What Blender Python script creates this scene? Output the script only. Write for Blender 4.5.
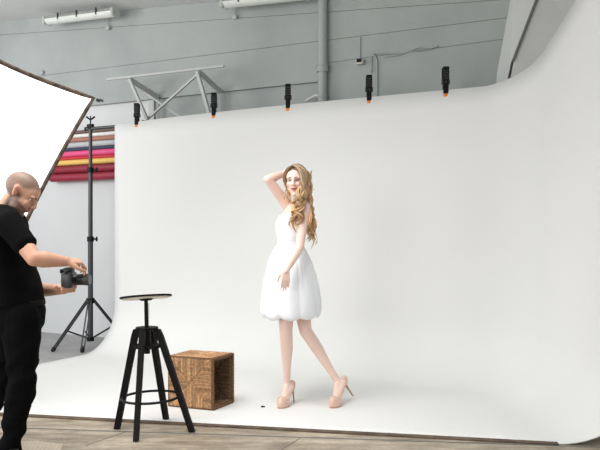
import bpy, bmesh, math, random
from mathutils import Vector, Matrix, noise
random.seed(7)
V = Vector
PI = math.pi
SC = bpy.context.scene
COL = SC.collection
for o in list(bpy.data.objects):
    bpy.data.objects.remove(o)

# ------------------------------------------------------------------ camera
F = 700.0; H = 1.3; HY = 235.0
cam_d = bpy.data.cameras.new('camera'); cam = bpy.data.objects.new('camera', cam_d); COL.objects.link(cam)
cam_d.sensor_width = 36; cam_d.lens = 36 * F / 600
cam_d.shift_y = (HY - 225) / 600
cam_d.clip_start = .05
cam.location = (0, 0, H); cam.rotation_euler = (PI / 2, 0, 0)
SC.camera = cam

# ------------------------------------------------------------------ world, lights, exposure
w = bpy.data.worlds.new('world'); SC.world = w; w.use_nodes = True
w.node_tree.nodes['Background'].inputs[0].default_value = (.93, .97, 1, 1)
w.node_tree.nodes['Background'].inputs[1].default_value = .61
def area(name, loc, target, sx, sy, power, color=(1, 1, 1)):
    d = bpy.data.lights.new(name, 'AREA'); d.shape = 'RECTANGLE'; d.size = sx; d.size_y = sy
    d.energy = power; d.color = color
    o = bpy.data.objects.new(name, d); COL.objects.link(o); o.location = loc
    o.rotation_euler = (V(target) - V(loc)).to_track_quat('-Z', 'Y').to_euler()
    return o
area('added_overhead_fill', (-1.3, 3.9, 3.72), (-1.2, 4.7, 0), 2.4, 1.6, 54, (1, .99, .97)).data.spread = math.radians(115)  # unseen lamp added overhead to brighten the cove floor
area('added_front_left_fill', (-4.4, -1.2, 2.5), (-.2, 5.4, .3), 3.2, 2.6, 160, (1, .995, .985))  # unseen lamp added at the front left as broad fill
area('added_left_floor_fill', (-5.2, 2.6, 2.3), (-.7, 5.2, 0), 2.4, 2.4, 78, (1, .99, .975))  # second unseen lamp added on the left, aimed at the cove floor
area('added_back_wall_fill', (-5.4, 6.6, 2.9), (-2.8, 9.0, 3.0), 1.6, 1.6, 60, (.97, .985, 1))  # unseen lamp added to lift the left of the back wall
SC.view_settings.view_transform = 'Standard'
SC.view_settings.look = 'None'
SC.view_settings.gamma = 1
SC.view_settings.use_curve_mapping = False
SC.view_settings.exposure = 0.06

# ------------------------------------------------------------------ helpers
def P(x, y, Y):
    "the place at depth Y metres seen at photograph pixel x, y"
    return V(((x - 300) * Y / F, Y, H - (y - HY) * Y / F))
RT = V((.899, -.438, 0)); DP = V((.438, .899, 0))      # the room's two horizontal directions
def R(r, d, z=0): return RT * r + DP * d + V((0, 0, z))
def Yat(x, d): return d / (DP.y + DP.x * (x - 300) / F)
def on_wall(x, y, d): return P(x, y, Yat(x, d))

def mat(name, col, rough=.6, metal=0, spec=.5, noise_scale=0, noise_amt=0, col2=None, bump=0, bump_scale=60, emit=0, sss=0, coat=0, sheen=0):
    m = bpy.data.materials.new(name); m.use_nodes = True
    nt = m.node_tree; b = nt.nodes['Principled BSDF']
    b.inputs['Base Color'].default_value = (*col, 1); b.inputs['Roughness'].default_value = rough
    b.inputs['Metallic'].default_value = metal; b.inputs['Specular IOR Level'].default_value = spec
    b.inputs['Coat Weight'].default_value = coat; b.inputs['Sheen Weight'].default_value = sheen
    tc = nt.nodes.new('ShaderNodeTexCoord')
    if noise_scale:
        n = nt.nodes.new('ShaderNodeTexNoise'); n.inputs['Scale'].default_value = noise_scale; n.inputs['Detail'].default_value = 6
        nt.links.new(tc.outputs['Object'], n.inputs['Vector'])
        mx = nt.nodes.new('ShaderNodeMix'); mx.data_type = 'RGBA'
        c2 = col2 if col2 else tuple(c * .7 for c in col)
        mx.inputs[6].default_value = (*col, 1); mx.inputs[7].default_value = (*c2, 1)
        mr = nt.nodes.new('ShaderNodeMapRange'); mr.inputs[1].default_value = .4; mr.inputs[2].default_value = .68; mr.inputs[4].default_value = noise_amt or 1
        nt.links.new(n.outputs[0], mr.inputs[0]); nt.links.new(mr.outputs[0], mx.inputs[0])
        nt.links.new(mx.outputs[2], b.inputs['Base Color'])
    if bump:
        n = nt.nodes.new('ShaderNodeTexNoise'); n.inputs['Scale'].default_value = bump_scale; n.inputs['Detail'].default_value = 5
        nt.links.new(tc.outputs['Object'], n.inputs['Vector'])
        bp = nt.nodes.new('ShaderNodeBump'); bp.inputs['Strength'].default_value = bump; bp.inputs['Distance'].default_value = .01
        nt.links.new(n.outputs[0], bp.inputs['Height']); nt.links.new(bp.outputs[0], b.inputs['Normal'])
    if emit:
        b.inputs['Emission Color'].default_value = (*col, 1); b.inputs['Emission Strength'].default_value = emit
    if sss:
        b.inputs['Subsurface Weight'].default_value = sss; b.inputs['Subsurface Radius'].default_value = (.012, .005, .003)
        b.inputs['Subsurface Scale'].default_value = 1
    return m

def tinted(m, attr='tint'):
    "multiply in a per-vertex surface colour (stubble, lips, lock colour)"
    nt = m.node_tree; b = nt.nodes['Principled BSDF']
    a = nt.nodes.new('ShaderNodeAttribute'); a.attribute_name = attr
    nt.links.new(a.outputs['Color'], b.inputs['Base Color'])
    return m

def add_box(bm, c, s, rot=None, bevel=0):
    c = V(c); r = bmesh.ops.create_cube(bm, size=1)
    M = Matrix.Translation(c) @ (rot.to_4x4() if rot else Matrix.Identity(4)) @ Matrix.Diagonal((*s, 1))
    bmesh.ops.transform(bm, matrix=M, verts=r['verts'])
    if bevel:
        es = list({e for v in r['verts'] for e in v.link_edges})
        bmesh.ops.bevel(bm, geom=es, offset=bevel, segments=2, affect='EDGES', profile=.5)
def frame_to(d, up=V((0, 0, 1))):
    d = V(d).normalized()
    if abs(d.dot(up)) > .98: up = V((0, 1, 0))
    x = up.cross(d).normalized(); y = d.cross(x)
    return Matrix((x, y, d)).transposed()               # local z runs along d
def add_cyl(bm, p, q, r1, r2=None, n=20):
    p = V(p); q = V(q); r2 = r1 if r2 is None else r2
    g = bmesh.ops.create_cone(bm, cap_ends=True, segments=n, radius1=r1, radius2=r2, depth=(q - p).length)
    M = Matrix.Translation((p + q) / 2) @ frame_to(q - p).to_4x4()
    bmesh.ops.transform(bm, matrix=M, verts=g['verts'])
def add_bar(bm, p, q, wx, wy, up=V((0, 0, 1)), bevel=0):
    p = V(p); q = V(q)
    add_box(bm, (p + q) / 2, (wx, wy, (q - p).length), frame_to(q - p, up), bevel)
def add_ell(bm, c, rad, rot=None, seg=20):
    g = bmesh.ops.create_uvsphere(bm, u_segments=seg, v_segments=max(8, seg * 2 // 3), radius=1)
    M = Matrix.Translation(V(c)) @ (rot.to_4x4() if rot else Matrix.Identity(4)) @ Matrix.Diagonal((*rad, 1))
    bmesh.ops.transform(bm, matrix=M, verts=g['verts'])
def add_cap(bm, p, q, r1, r2, seg=14):
    "a rounded limb segment that tapers from r1 at p to r2 at q"
    p = V(p); q = V(q)
    add_ell(bm, p, (r1,) * 3, None, seg); add_ell(bm, q, (r2,) * 3, None, seg)
    if (q - p).length > 1e-4: add_cyl(bm, p, q, r1, r2, seg)
def add_chain(bm, pts):
    for a, b in zip(pts, pts[1:]): add_cap(bm, a[0], b[0], a[1], b[1])
def add_loft(bm, rings, n=32, cap=True, fn=None):
    "rings: (centre, vector to the side, vector to the front)"
    loops = []
    for k, (c, a, b) in enumerate(rings):
        vs = []
        for i in range(n):
            t = 2 * PI * i / n
            s = fn(k, t) if fn else 1
            vs.append(bm.verts.new(V(c) + (V(a) * math.cos(t) + V(b) * math.sin(t)) * s))
        loops.append(vs)
    for l0, l1 in zip(loops, loops[1:]):
        for i in range(n):
            j = (i + 1) % n; bm.faces.new((l0[i], l0[j], l1[j], l1[i]))
    if cap: bm.faces.new(loops[0][::-1]); bm.faces.new(loops[-1])
    return loops
def add_tube(bm, pts, rad, n=8, cap=True):
    pts = [V(p) for p in pts]; loops = []; m = len(pts)
    rad = rad if isinstance(rad, (list, tuple)) else [rad] * m
    prev = None
    for i, p in enumerate(pts):
        t = (pts[min(i + 1, m - 1)] - pts[max(i - 1, 0)])
        t = t.normalized() if t.length > 1e-9 else V((0, 0, 1))
        if prev is None:
            x = t.orthogonal().normalized()
        else:
            x = (prev - t * prev.dot(t))
            x = x.normalized() if x.length > 1e-6 else t.orthogonal().normalized()
        prev = x; y = t.cross(x)
        loops.append([bm.verts.new(p + (x * math.cos(2 * PI * k / n) + y * math.sin(2 * PI * k / n)) * rad[i]) for k in range(n)])
    for a, b in zip(loops, loops[1:]):
        for k in range(n):
            j = (k + 1) % n; bm.faces.new((a[k], a[j], b[j], b[k]))
    if cap: bm.faces.new(loops[0][::-1]); bm.faces.new(loops[-1])
def add_torus(bm, c, Rr, r, rot=None, n=48, k=8):
    rot = rot or Matrix.Identity(3); L = []
    for i in range(n):
        t = 2 * PI * i / n; L.append([bm.verts.new(V(c) + rot @ V(((Rr + r * math.cos(2*PI*j/k)) * math.cos(t), (Rr + r * math.cos(2*PI*j/k)) * math.sin(t), r * math.sin(2*PI*j/k)))) for j in range(k)])
    for i in range(n):
        for j in range(k):
            bm.faces.new((L[i][j], L[(i+1) % n][j], L[(i+1) % n][(j+1) % k], L[i][(j+1) % k]))
def spline(pts, n):
    "Catmull-Rom through pts, n steps per span"
    pts = [V(p) for p in pts]; P_ = [pts[0] * 2 - pts[1]] + pts + [pts[-1] * 2 - pts[-2]]; out = []
    for i in range(1, len(P_) - 2):
        a, b, c, d = P_[i-1:i+3]
        for k in range(n):
            t = k / n
            out.append(.5 * ((2*b) + (c-a)*t + (2*a-5*b+4*c-d)*t*t + (3*b-a-3*c+d)*t**3))
    out.append(pts[-1]); return out

def obj(name, bm, m, parent=None, smooth=False, bevel=0):
    "link a bmesh given in world coordinates as one mesh object"
    bmesh.ops.recalc_face_normals(bm, faces=bm.faces[:])
    me = bpy.data.meshes.new(name); bm.to_mesh(me); bm.free()
    for mm in (m if isinstance(m, (list, tuple)) else [m]): me.materials.append(mm)
    o = bpy.data.objects.new(name, me); COL.objects.link(o)
    if smooth:
        for p in me.polygons: p.use_smooth = True
        if smooth == 'auto':
            md = o.modifiers.new('e', 'EDGE_SPLIT'); md.split_angle = math.radians(40)
    if bevel:
        md = o.modifiers.new('b', 'BEVEL'); md.width = bevel; md.segments = 2; md.limit_method = 'ANGLE'
    if parent:
        o.parent = parent; o.matrix_parent_inverse = parent_world(parent).inverted()
    return o
def parent_world(p):
    M = p.matrix_basis.copy()
    while p.parent: M = p.parent.matrix_basis @ p.matrix_parent_inverse @ M; p = p.parent
    return M
def thing(name, label, cat, loc, group=None):
    o = bpy.data.objects.new(name, None); COL.objects.link(o); o.location = loc; o.empty_display_size = .1
    return tag(o, label, cat, group)
def tag(o, label, cat, group=None):
    o['label'] = label; o['category'] = cat
    if group: o['group'] = group
    return o
def struct(name, bm, m, smooth=False, label=None):
    o = obj(name, bm, m, None, smooth); o['kind'] = 'structure'
    if label: o['label'] = label
    return o
def fuse(bm, voxel, smooth=4, factor=.5, n_out=None):
    "melt overlapping closed shapes into one continuous skin; returns a new bmesh"
    bmesh.ops.recalc_face_normals(bm, faces=bm.faces[:])
    me = bpy.data.meshes.new('tmp'); bm.to_mesh(me); bm.free()
    o = bpy.data.objects.new('tmp', me); COL.objects.link(o)
    md = o.modifiers.new('r', 'REMESH'); md.mode = 'VOXEL'; md.voxel_size = voxel
    if smooth:
        s = o.modifiers.new('s', 'SMOOTH'); s.iterations = smooth; s.factor = factor
    dg = bpy.context.evaluated_depsgraph_get(); dg.update()
    out = bmesh.new(); out.from_mesh(bpy.data.meshes.new_from_object(o.evaluated_get(dg)))
    bpy.data.objects.remove(o)
    return out
def new(): return bmesh.new()

# ------------------------------------------------------------------ materials
M = {}
M['cyc'] = mat('matte_white_cove_paint', (.77, .77, .755), .75, spec=.2, noise_scale=.9, noise_amt=.25, col2=(.73, .73, .71))
M['wall_gray'] = mat('gray_green_wall_paint', (.42, .45, .435), .8, spec=.2, noise_scale=1.6, noise_amt=.7, col2=(.34, .37, .36), bump=.15, bump_scale=25)
M['wall_lit'] = mat('lit_white_wall', (.66, .665, .67), .8, spec=.2, noise_scale=1.3, noise_amt=.5, col2=(.6, .61, .615))  # light falling on the left bay is put into this whiter colour
M['ceiling'] = mat('pale_ceiling_paint', (.66, .67, .66), .85, spec=.2, noise_scale=2, noise_amt=.4, col2=(.6, .61, .6))
M['paint_light'] = mat('light_gray_paint', (.50, .515, .50), .6)
M['paint_pipe'] = mat('gray_pipe_paint', (.40, .425, .415), .45)
M['paint_joint'] = mat('gray_joint_backing', (.20, .215, .21), .9)
M['paint_seam'] = mat('dark_joint', (.14, .15, .145), .9)
M['black'] = mat('black_powder_coat', (.006, .006, .007), .5, spec=.22)
M['blackm'] = mat('black_stained_wood', (.004, .0038, .0038), .6, spec=.16, noise_scale=30, noise_amt=.5, col2=(.012, .010, .009))
M['stand'] = mat('dark_gray_aluminium', (.055, .06, .062), .35, metal=.3)
M['steel'] = mat('steel', (.5, .5, .5), .3, metal=1)
M['orange'] = mat('orange_rubber_tip', (.85, .25, .02), .5)
M['brownedge'] = mat('brown_edge_tape', (.15, .10, .065), .8, noise_scale=9, noise_amt=1, col2=(.05, .035, .025))

def floor_material():
    m = mat('worn_concrete_floor', (.3, .26, .21), .5)
    nt = m.node_tree; b = nt.nodes['Principled BSDF']; L = nt.links.new
    tc = nt.nodes.new('ShaderNodeTexCoord')
    def noise_(sc, det, stretch=(1, 1, 1)):
        mp = nt.nodes.new('ShaderNodeMapping'); mp.inputs['Scale'].default_value = stretch; mp.inputs['Rotation'].default_value = (0, 0, math.radians(11))
        n = nt.nodes.new('ShaderNodeTexNoise'); n.inputs['Scale'].default_value = sc; n.inputs['Detail'].default_value = det; n.inputs['Roughness'].default_value = .65
        L(tc.outputs['Object'], mp.inputs[0]); L(mp.outputs[0], n.inputs['Vector']); return n
    n1 = noise_(1.1, 8); n2 = noise_(6, 9, (.5, 2.2, 1)); n3 = noise_(45, 4)
    r = nt.nodes.new('ShaderNodeValToRGB'); L(n1.outputs[0], r.inputs[0])
    e = r.color_ramp.elements; e[0].position = .3; e[0].color = (.24, .19, .14, 1); e[1].position = .7; e[1].color = (.66, .58, .47, 1)
    x = e.new(.5); x.color = (.44, .38, .30, 1)
    r2 = nt.nodes.new('ShaderNodeValToRGB'); L(n2.outputs[0], r2.inputs[0])
    e = r2.color_ramp.elements; e[0].position = .35; e[0].color = (.5, .47, .43, 1); e[1].position = .7; e[1].color = (1.15, 1.13, 1.1, 1)
    mu = nt.nodes.new('ShaderNodeMix'); mu.data_type = 'RGBA'; mu.blend_type = 'MULTIPLY'; mu.inputs[0].default_value = 1
    L(r.outputs[0], mu.inputs[6]); L(r2.outputs[0], mu.inputs[7])
    mu2 = nt.nodes.new('ShaderNodeMix'); mu2.data_type = 'RGBA'; mu2.blend_type = 'OVERLAY'; mu2.inputs[0].default_value = .35
    L(mu.outputs[2], mu2.inputs[6]); L(n3.outputs[0], mu2.inputs[7])
    L(mu2.outputs[2], b.inputs['Base Color'])
    return m
M['floor'] = floor_material()
def mosaic_material():
    m = mat('beige_mosaic_tile', (.5, .4, .3), .5)
    nt = m.node_tree; b = nt.nodes['Principled BSDF']; L = nt.links.new
    tc = nt.nodes.new('ShaderNodeTexCoord'); mp = nt.nodes.new('ShaderNodeMapping'); mp.inputs['Rotation'].default_value = (0, 0, math.radians(34))
    br = nt.nodes.new('ShaderNodeTexBrick'); br.inputs['Scale'].default_value = 14; br.inputs['Color1'].default_value = (.60, .50, .39, 1); br.inputs['Color2'].default_value = (.52, .44, .34, 1)
    br.inputs['Mortar'].default_value = (.40, .32, .24, 1); br.inputs['Mortar Size'].default_value = .035; br.inputs['Brick Width'].default_value = .5; br.inputs['Row Height'].default_value = .25
    L(tc.outputs['Object'], mp.inputs[0]); L(mp.outputs[0], br.inputs[0]); L(br.outputs[0], b.inputs['Base Color'])
    return m

# ------------------------------------------------------------------ the room
FZ = -.008
bm = new(); add_box(bm, (0, 4.5, FZ - .05), (16, 15, .1)); struct('floor', bm, M['floor'])
bm = new()
poly = [R(-11, 3.2, FZ), R(-5.3, 3.2, FZ), R(-5.3, 7.0, FZ), R(-11, 7.0, FZ)]
a = [bm.verts.new(p + V((0, 0, .0015))) for p in poly]; b_ = [bm.verts.new(p) for p in poly]; bm.faces.new(a); bm.faces.new(b_[::-1])
for i in range(4): bm.faces.new((a[i], b_[i], b_[(i + 1) % 4], a[(i + 1) % 4]))
struct('floor_back', bm, mat('gray_screed', (.36, .36, .355), .55, noise_scale=3, noise_amt=.8, col2=(.26, .26, .255)))
# joint across the floor and slab lines in front of the cove
FA = V((-2.18, 5.095, 0)); FB = V((1.854, 4.325, 0)); FD = (FB - FA).normalized(); FN = V((-FD.y, FD.x, 0))
JA = P(0, 426.3, 910 / (426.3 - HY)); JB = P(600, 446, 910 / (446 - HY))
def floor_strip(name, a, b, wdt, h, m, z0=FZ):
    bm = new(); a = V((a.x, a.y, z0 + h / 2)); b = V((b.x, b.y, z0 + h / 2)); d = (b - a).normalized()
    add_box(bm, (a + b) / 2, ((b - a).length, wdt, h), Matrix((d, V((-d.y, d.x, 0)), V((0, 0, 1)))).transposed())
    return struct(name, bm, m)
jd = (JB - JA).normalized()
floor_strip('trim_1', JA - jd * 1.4, JB + jd * 1, .014, .002, M['paint_seam'])
for k, (x0, y0, x1, y1) in enumerate([(86, 444, 128, 430), (14, 432, -30, 452), (300, 437, 260, 462)]):
    a = P(x0, y0, 910 / (y0 - HY)); b = P(x1, y1, 910 / (y1 - HY)); floor_strip('trim_%d' % (k + 2), a, b, .006, .0015, M['paint_seam'])
# mosaic at the near left
bm = new()
pts = [(-60, 441), (36, 440), (62, 443), (58, 470), (-60, 500)]
vs = []
for x, y in pts:
    p = P(x, y, 910 / (y - HY)); vs.append((p.x, p.y))
lo = [bm.verts.new((x, y, FZ)) for x, y in vs]; hi = [bm.verts.new((x, y, FZ + .003)) for x, y in vs]
bm.faces.new(hi); bm.faces.new(lo[::-1])
for i in range(5): j = (i + 1) % 5; bm.faces.new((lo[i], lo[j], hi[j], hi[i]))
struct('trim_5', bm, mosaic_material())

WD = 6.95; LEDGE = 2.96; CEIL = 4.15
ROT = Matrix((RT, DP, V((0, 0, 1)))).transposed()
def wbox(bm, r0, r1, d0, d1, z0, z1, bevel=0):
    add_box(bm, R((r0 + r1) / 2, (d0 + d1) / 2, (z0 + z1) / 2), (abs(r1 - r0), abs(d1 - d0), z1 - z0), ROT, bevel)
rp = RT.dot(on_wall(154, 100, WD))                       # where the bay whitened for the light on it ends
bm = new(); wbox(bm, -11, rp, WD, WD + .2, FZ, LEDGE); struct('wall_back_lit_bay', bm, M['wall_lit'])
bm = new(); wbox(bm, rp, 1.2, WD - .01, WD + .2, FZ, LEDGE); struct('wall_back', bm, M['wall_gray'])
bm = new(); wbox(bm, rp - .05, rp + .03, WD - .045, WD + .1, FZ, LEDGE - .005); struct('trim_6', bm, M['paint_light'])
# upper wall: long boards that drop a little to the right, with open joints
def wpanel(r0, r1, d0, d1, lo, hi):
    bm = new(); bot = [R(r0, d0, lo(r0)), R(r1, d0, lo(r1)), R(r1, d0, hi(r1)), R(r0, d0, hi(r0))]
    prism(bm, bot, DP * (d1 - d0)); return bm
def prism(bm, poly, off):
    a = [bm.verts.new(V(p)) for p in poly]; b = [bm.verts.new(V(p) + V(off)) for p in poly]
    bm.faces.new(a); bm.faces.new(b[::-1]); n = len(a)
    for i in range(n): j = (i + 1) % n; bm.faces.new((a[i], b[i], b[j], a[j]))
def line(x0, y0, x1, y1):
    "height along the wall of the line seen through two photograph pixels"
    p = on_wall(x0, y0, WD - .06); q = on_wall(x1, y1, WD - .06); ra = RT.dot(p); rb = RT.dot(q)
    return lambda r: p.z + (q.z - p.z) * (r - ra) / (rb - ra)
rm = RT.dot(on_wall(323, 60, WD - .06)); G = .0022
ceil_l = line(0, 21.5, 235, 0); J1 = line(0, 35, 320, 12.5); J2 = line(120, 66, 505, 18); J3 = line(400, 53, 497, 40); JL = lambda r: LEDGE; JF = lambda r: FZ
sh = lambda f, e: (lambda r: f(r) + e)
struct('wall_upper_panel_1', wpanel(-11, 1.2, WD - .06, WD + .2, sh(J1, G), lambda r: 4.7), M['wall_gray'])
struct('wall_upper_panel_2', wpanel(-11, 1.2, WD - .06, WD + .2, sh(J2, G), sh(J1, -G)), M['wall_gray'])
struct('wall_upper_panel_3', wpanel(-11, rm, WD - .06, WD + .2, JL, sh(J2, -G)), M['wall_gray'])
struct('wall_upper_panel_4', wpanel(rm, 1.2, WD - .06, WD + .2, sh(J3, G), sh(J2, -G)), M['wall_gray'])
struct('wall_lower_panel', wpanel(rm, 1.2, WD - .06, WD + .04, JF, sh(J3, -G)), M['wall_gray'])
bm = wpanel(-11, 1.2, WD - .045, WD + .1, sh(JL, .01), lambda r: 4.6); struct('trim_7', bm, M['paint_joint'])
rc_ = -3.2
bm = new(); prism(bm, [R(-11, 2.4, ceil_l(-11)), R(rc_, 2.4, ceil_l(rc_)), R(2.4, 2.4, ceil_l(rc_)), R(2.4, 2.4, 4.9), R(-11, 2.4, 4.9)], DP * (WD + .2 - 2.4)); struct('ceiling', bm, M['ceiling'])
# slanted bulkhead that closes the right end of the back wall
Yb = 6.55
bm = new(); prism(bm, [P(495, 100, Yb), P(497, 73, Yb), P(513, -14, Yb), P(545, -14, 6.3), P(511, 62, 6.3), P(503, 100, 6.3)], DP * .35)
struct('wall_corner_bulkhead', bm, mat('pale_gray_bulkhead', (.62, .635, .62), .8))
bm = new(); prism(bm, [P(506, 100, 6.28), P(514, 60, 6.28), P(542, -14, 6.28), P(640, -14, 6.0), P(640, 110, 6.0)], DP * .4)
struct('wall_right', bm, mat('pale_right_wall', (.60, .605, .59), .85, noise_scale=1.5, noise_amt=.5, col2=(.5, .5, .49)))
bm = new(); add_tube(bm, [P(513, 61, 6.26), P(541, -12, 6.26)], .012, 6); struct('trim_8', bm, M['paint_seam'])

# ------------------------------------------------------------------ the cove (infinity wall)
def edge_z(p):
    x = 300 + F * p.x / p.y
    return 2.568 + .056 * (1 - math.exp(-max(0, x - 115) / 70))
def cove():
    rf = .52; top = 2.565; Rc = .6; TH = .008
    A = V((-2.128, 8.05, 0)); C = V((1.957, 6.06, 0)); B = V((2.16, 4.02, 0))
    d1 = (C - A).normalized(); d2 = (B - C).normalized()
    ang = math.acos(max(-1, min(1, d1.dot(d2)))); tl = Rc * math.tan(ang / 2)
    path = []; n1 = V((d1.y, -d1.x, 0)); n2 = V((d2.y, -d2.x, 0))   # towards the room
    L1 = (C - A).length - tl
    for i in range(41): path.append((A + d1 * L1 * i / 40, n1, 0))
    ctr = C - d1 * tl + n1 * Rc
    for i in range(1, 17):
        t = i / 16; nn = (Matrix.Rotation(-ang * t, 3, 'Z') @ n1)
        path.append((ctr - nn * Rc, nn, t))
    s = C + d2 * tl; L2 = (B - s).length
    for i in range(1, 25): path.append((s + d2 * L2 * i / 24, n2, 1))
    def topz(p, k):
        base = edge_z(p if p.y > path[40][0].y else path[40][0])
        x = max(0, path[40][0].y - p.y)
        return base + .33 * x + .09 * x * x
    def inside(p): return (p - FA).dot(FN) >= -1e-6                # behind the front edge line
    bm = new(); grid = []
    for p, n, k in path:
        tz = topz(p, k); colv = []
        for j in range(13): colv.append(V((p.x, p.y, tz + (rf - tz) * j / 12)))
        for j in range(1, 15):
            a = PI / 2 * j / 14; q = p + n * (rf * (1 - math.cos(a))); colv.append(V((q.x, q.y, rf * (1 - math.sin(a)))))
        base = p + n * rf
        grid.append((colv, base))
    # floor: from each foot point straight to the front edge
    e1 = grid[-1][1]; e0 = grid[60][1]; q_ = (e0 - FA).dot(FN) / ((e0 - FA).dot(FN) - (e1 - FA).dot(FN)); Q = e0.lerp(e1, q_)
    F0 = V((-3.55, 5.357, 0)); F1 = FA + FD * ((V((2.16, 0, 0)) - FA).x / FD.x)
    rows = []
    N = len(grid)
    for i, (colv, base) in enumerate(grid):
        t = i / (N - 1)
        if i <= 40:
            f = F0.lerp(FA + FD * 3.55, i / 40)
        else:
            b0 = grid[40][1]; h0 = (b0 - FA).dot(FN); hb = (base - FA).dot(FN)
            f = (FA + FD * 3.55).lerp(Q, min(1, 1 - hb / h0)) if hb > 1e-4 else base + V((0, 0, 0))
        fl = [base.lerp(f, j / 12) for j in range(1, 13)]
        rows.append([bm.verts.new(v) for v in colv + fl])
    for a, b in zip(rows, rows[1:]):
        for k in range(len(a) - 1):
            if (a[k].co - a[k+1].co).length < 1e-5 or (b[k].co - b[k+1].co).length < 1e-5: continue
            try: bm.faces.new((a[k], a[k + 1], b[k + 1], b[k]))
            except ValueError: pass
    # cut everything in front of the front edge line
    bmesh.ops.bisect_plane(bm, geom=bm.verts[:] + bm.edges[:] + bm.faces[:], plane_co=FA, plane_no=FN, clear_inner=True)
    for f in bm.faces: f.smooth = True
    bmesh.ops.recalc_face_normals(bm, faces=bm.faces[:])
    o = struct('cyclorama_wall', bm, M['cyc'], label='white seamless cyclorama cove sweeping from wall to floor')
    for p in o.data.polygons: p.use_smooth = True
    md = o.modifiers.new('s', 'SOLIDIFY'); md.thickness = TH; md.offset = 0
    o.location.z = -TH / 2
    return o
cove()
floor_strip('trim_9', FA - FD * 1.4, FA + FD * 3.86, .055, .009, M['brownedge'])

# ------------------------------------------------------------------ things on the back wall
def cylthing(name, label, cat, p, q, r, m, group=None):
    bm = new(); add_cyl(bm, p, q, r, r, 24)
    return tag(obj(name, bm, m, None, 'auto'), label, cat, group)

# rolls of backdrop paper on the wall
rolls = [(130.4, 1.8, (.16, .10, .08), 'thin dark brown backdrop roll, topmost of the wall rack'),
 (134.2, 1.9, (.82, .80, .78), 'thin off-white backdrop roll just under the dark brown one'),
 (138.3, 2.1, (.42, .18, .13), 'rust brown backdrop roll between two pale rolls'),
 (143.3, 2.8, (.50, .52, .54), 'light gray backdrop roll above the navy one'),
 (147.7, 1.5, (.03, .05, .09), 'thin dark navy backdrop roll above the bright pink one'),
 (152.2, 2.9, (.78, .09, .25), 'bright pink backdrop roll on the wall rack'),
 (156.6, 1.4, (.60, .03, .05), 'thin bright red backdrop roll between pink and yellow'),
 (160.9, 2.8, (.80, .52, .14), 'yellow backdrop roll on the wall rack'),
 (168.0, 3.8, (.27, .015, .035), 'crimson backdrop roll directly under the yellow one'),
 (176.0, 3.9, (.32, .02, .045), 'crimson backdrop roll, lowest on the wall rack')]
rd = WD - .10
for i, (y, rp_, c, lab) in enumerate(rolls):
    p = on_wall(100, y, rd); z = p.z; r = rp_ * Yat(100, rd) / F
    r0 = RT.dot(on_wall([20, 26, 18, 30, 25, 22, 34, 28, 40, 50][i], y, rd)); r1 = -4.1 + .06 * (i % 3)
    t = thing('backdrop_roll', lab, 'paper roll', R((r0 + r1) / 2, rd, z), 'rolls of backdrop paper on the wall rack')
    bm = new(); add_cyl(bm, R(r0 + .03, rd, z), R(r1 - .03, rd, z), r, r, 24)
    obj('paper', bm, mat('roll_paper', c, .55, noise_scale=14, noise_amt=.35), t, 'auto')
    for e in (r0, r1):
        bm = new(); add_cyl(bm, R(e, rd, z), R(e + (.04 if e == r0 else -.04), rd, z), r * .72, r * .72, 16)
        obj('core_end', bm, mat('core_card', (.75, .73, .7), .7), t, 'auto')
t = thing('roll_rack', 'upright wall brackets holding the coloured backdrop rolls', 'rack', R(-6, WD - .02, 2))
for e in (RT.dot(on_wall(58, 150, WD)), rp - .15):
    bm = new(); wbox(bm, e - .015, e + .015, WD - .03, WD - .001, 2.06, 2.72); obj('upright', bm, M['stand'], t, bevel=.003)

# two fluorescent fittings
def fitting(x0, x1, y0, y1, label):
    d = WD - .30
    a = on_wall(x0, y0, d); b = on_wall(x1, y1, d)
    zc = (a.z + b.z) / 2; ra = RT.dot(a); rb = RT.dot(b); sl = (b.z - a.z) / (rb - ra)
    def lean(o):
        for v in o.data.vertices:
            v.co.z += sl * (RT.dot(v.co) - (ra + rb) / 2)
        return o
    t = thing('fluorescent_fitting', label, 'light fitting', R((ra + rb) / 2, d, CEIL - .01), 'fluorescent fittings on the ceiling')
    bm = new(); wbox(bm, ra + .02, rb - .02, d - .055, d + .055, zc + .01, zc + .055, .01); lean(obj('housing', bm, mat('fitting_gray_metal', (.33, .34, .31), .5, noise_scale=20, noise_amt=.8), t))
    # translucent cover: half-round trough
    bm = new(); n = 10; L = []
    for rr in (ra, rb):
        L.append([bm.verts.new(R(rr, d + .065 * math.cos(PI * k / n), zc + .015 - .06 * math.sin(PI * k / n))) for k in range(n + 1)])
    for k in range(n): bm.faces.new((L[0][k], L[0][k+1], L[1][k+1], L[1][k]))
    bm.faces.new(L[0]); bm.faces.new(L[1][::-1]); bm.faces.new((L[0][0], L[1][0], L[1][n], L[0][n]))
    lean(obj('diffuser', bm, mat('milky_diffuser', (.74, .77, .72), .35, noise_scale=12, noise_amt=.5, col2=(.62, .66, .6)), t, 'auto'))
    for e in (ra, rb):
        bm = new(); wbox(bm, e - .02, e + .02, d - .07, d + .07, zc - .045, zc + .055, .012); lean(obj('end_cap', bm, mat('end_cap_gray', (.5, .52, .48), .5), t))
    for k in range(3):
        rr = ra + (rb - ra) * (.22 + .28 * k)
        bm = new(); wbox(bm, rr - .008, rr + .008, d - .072, d - .055, zc - .01, zc + .075, .003); lean(obj('clip', bm, M['stand'], t))
    for k in (.2, .8):
        rr = ra + (rb - ra) * k
        bm = new(); add_cyl(bm, R(rr, d, zc + .05), R(rr, d, CEIL), .008); lean(obj('hanger_rod', bm, M['paint_pipe'], t))
    return t, d, zc
fitting(47, 115, 21.5, 13, 'long white fluorescent fitting on the ceiling at the left')
fitting(224, 306, 4.5, -4.5, 'white fluorescent fitting beside the vertical pipe at the top')
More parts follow.
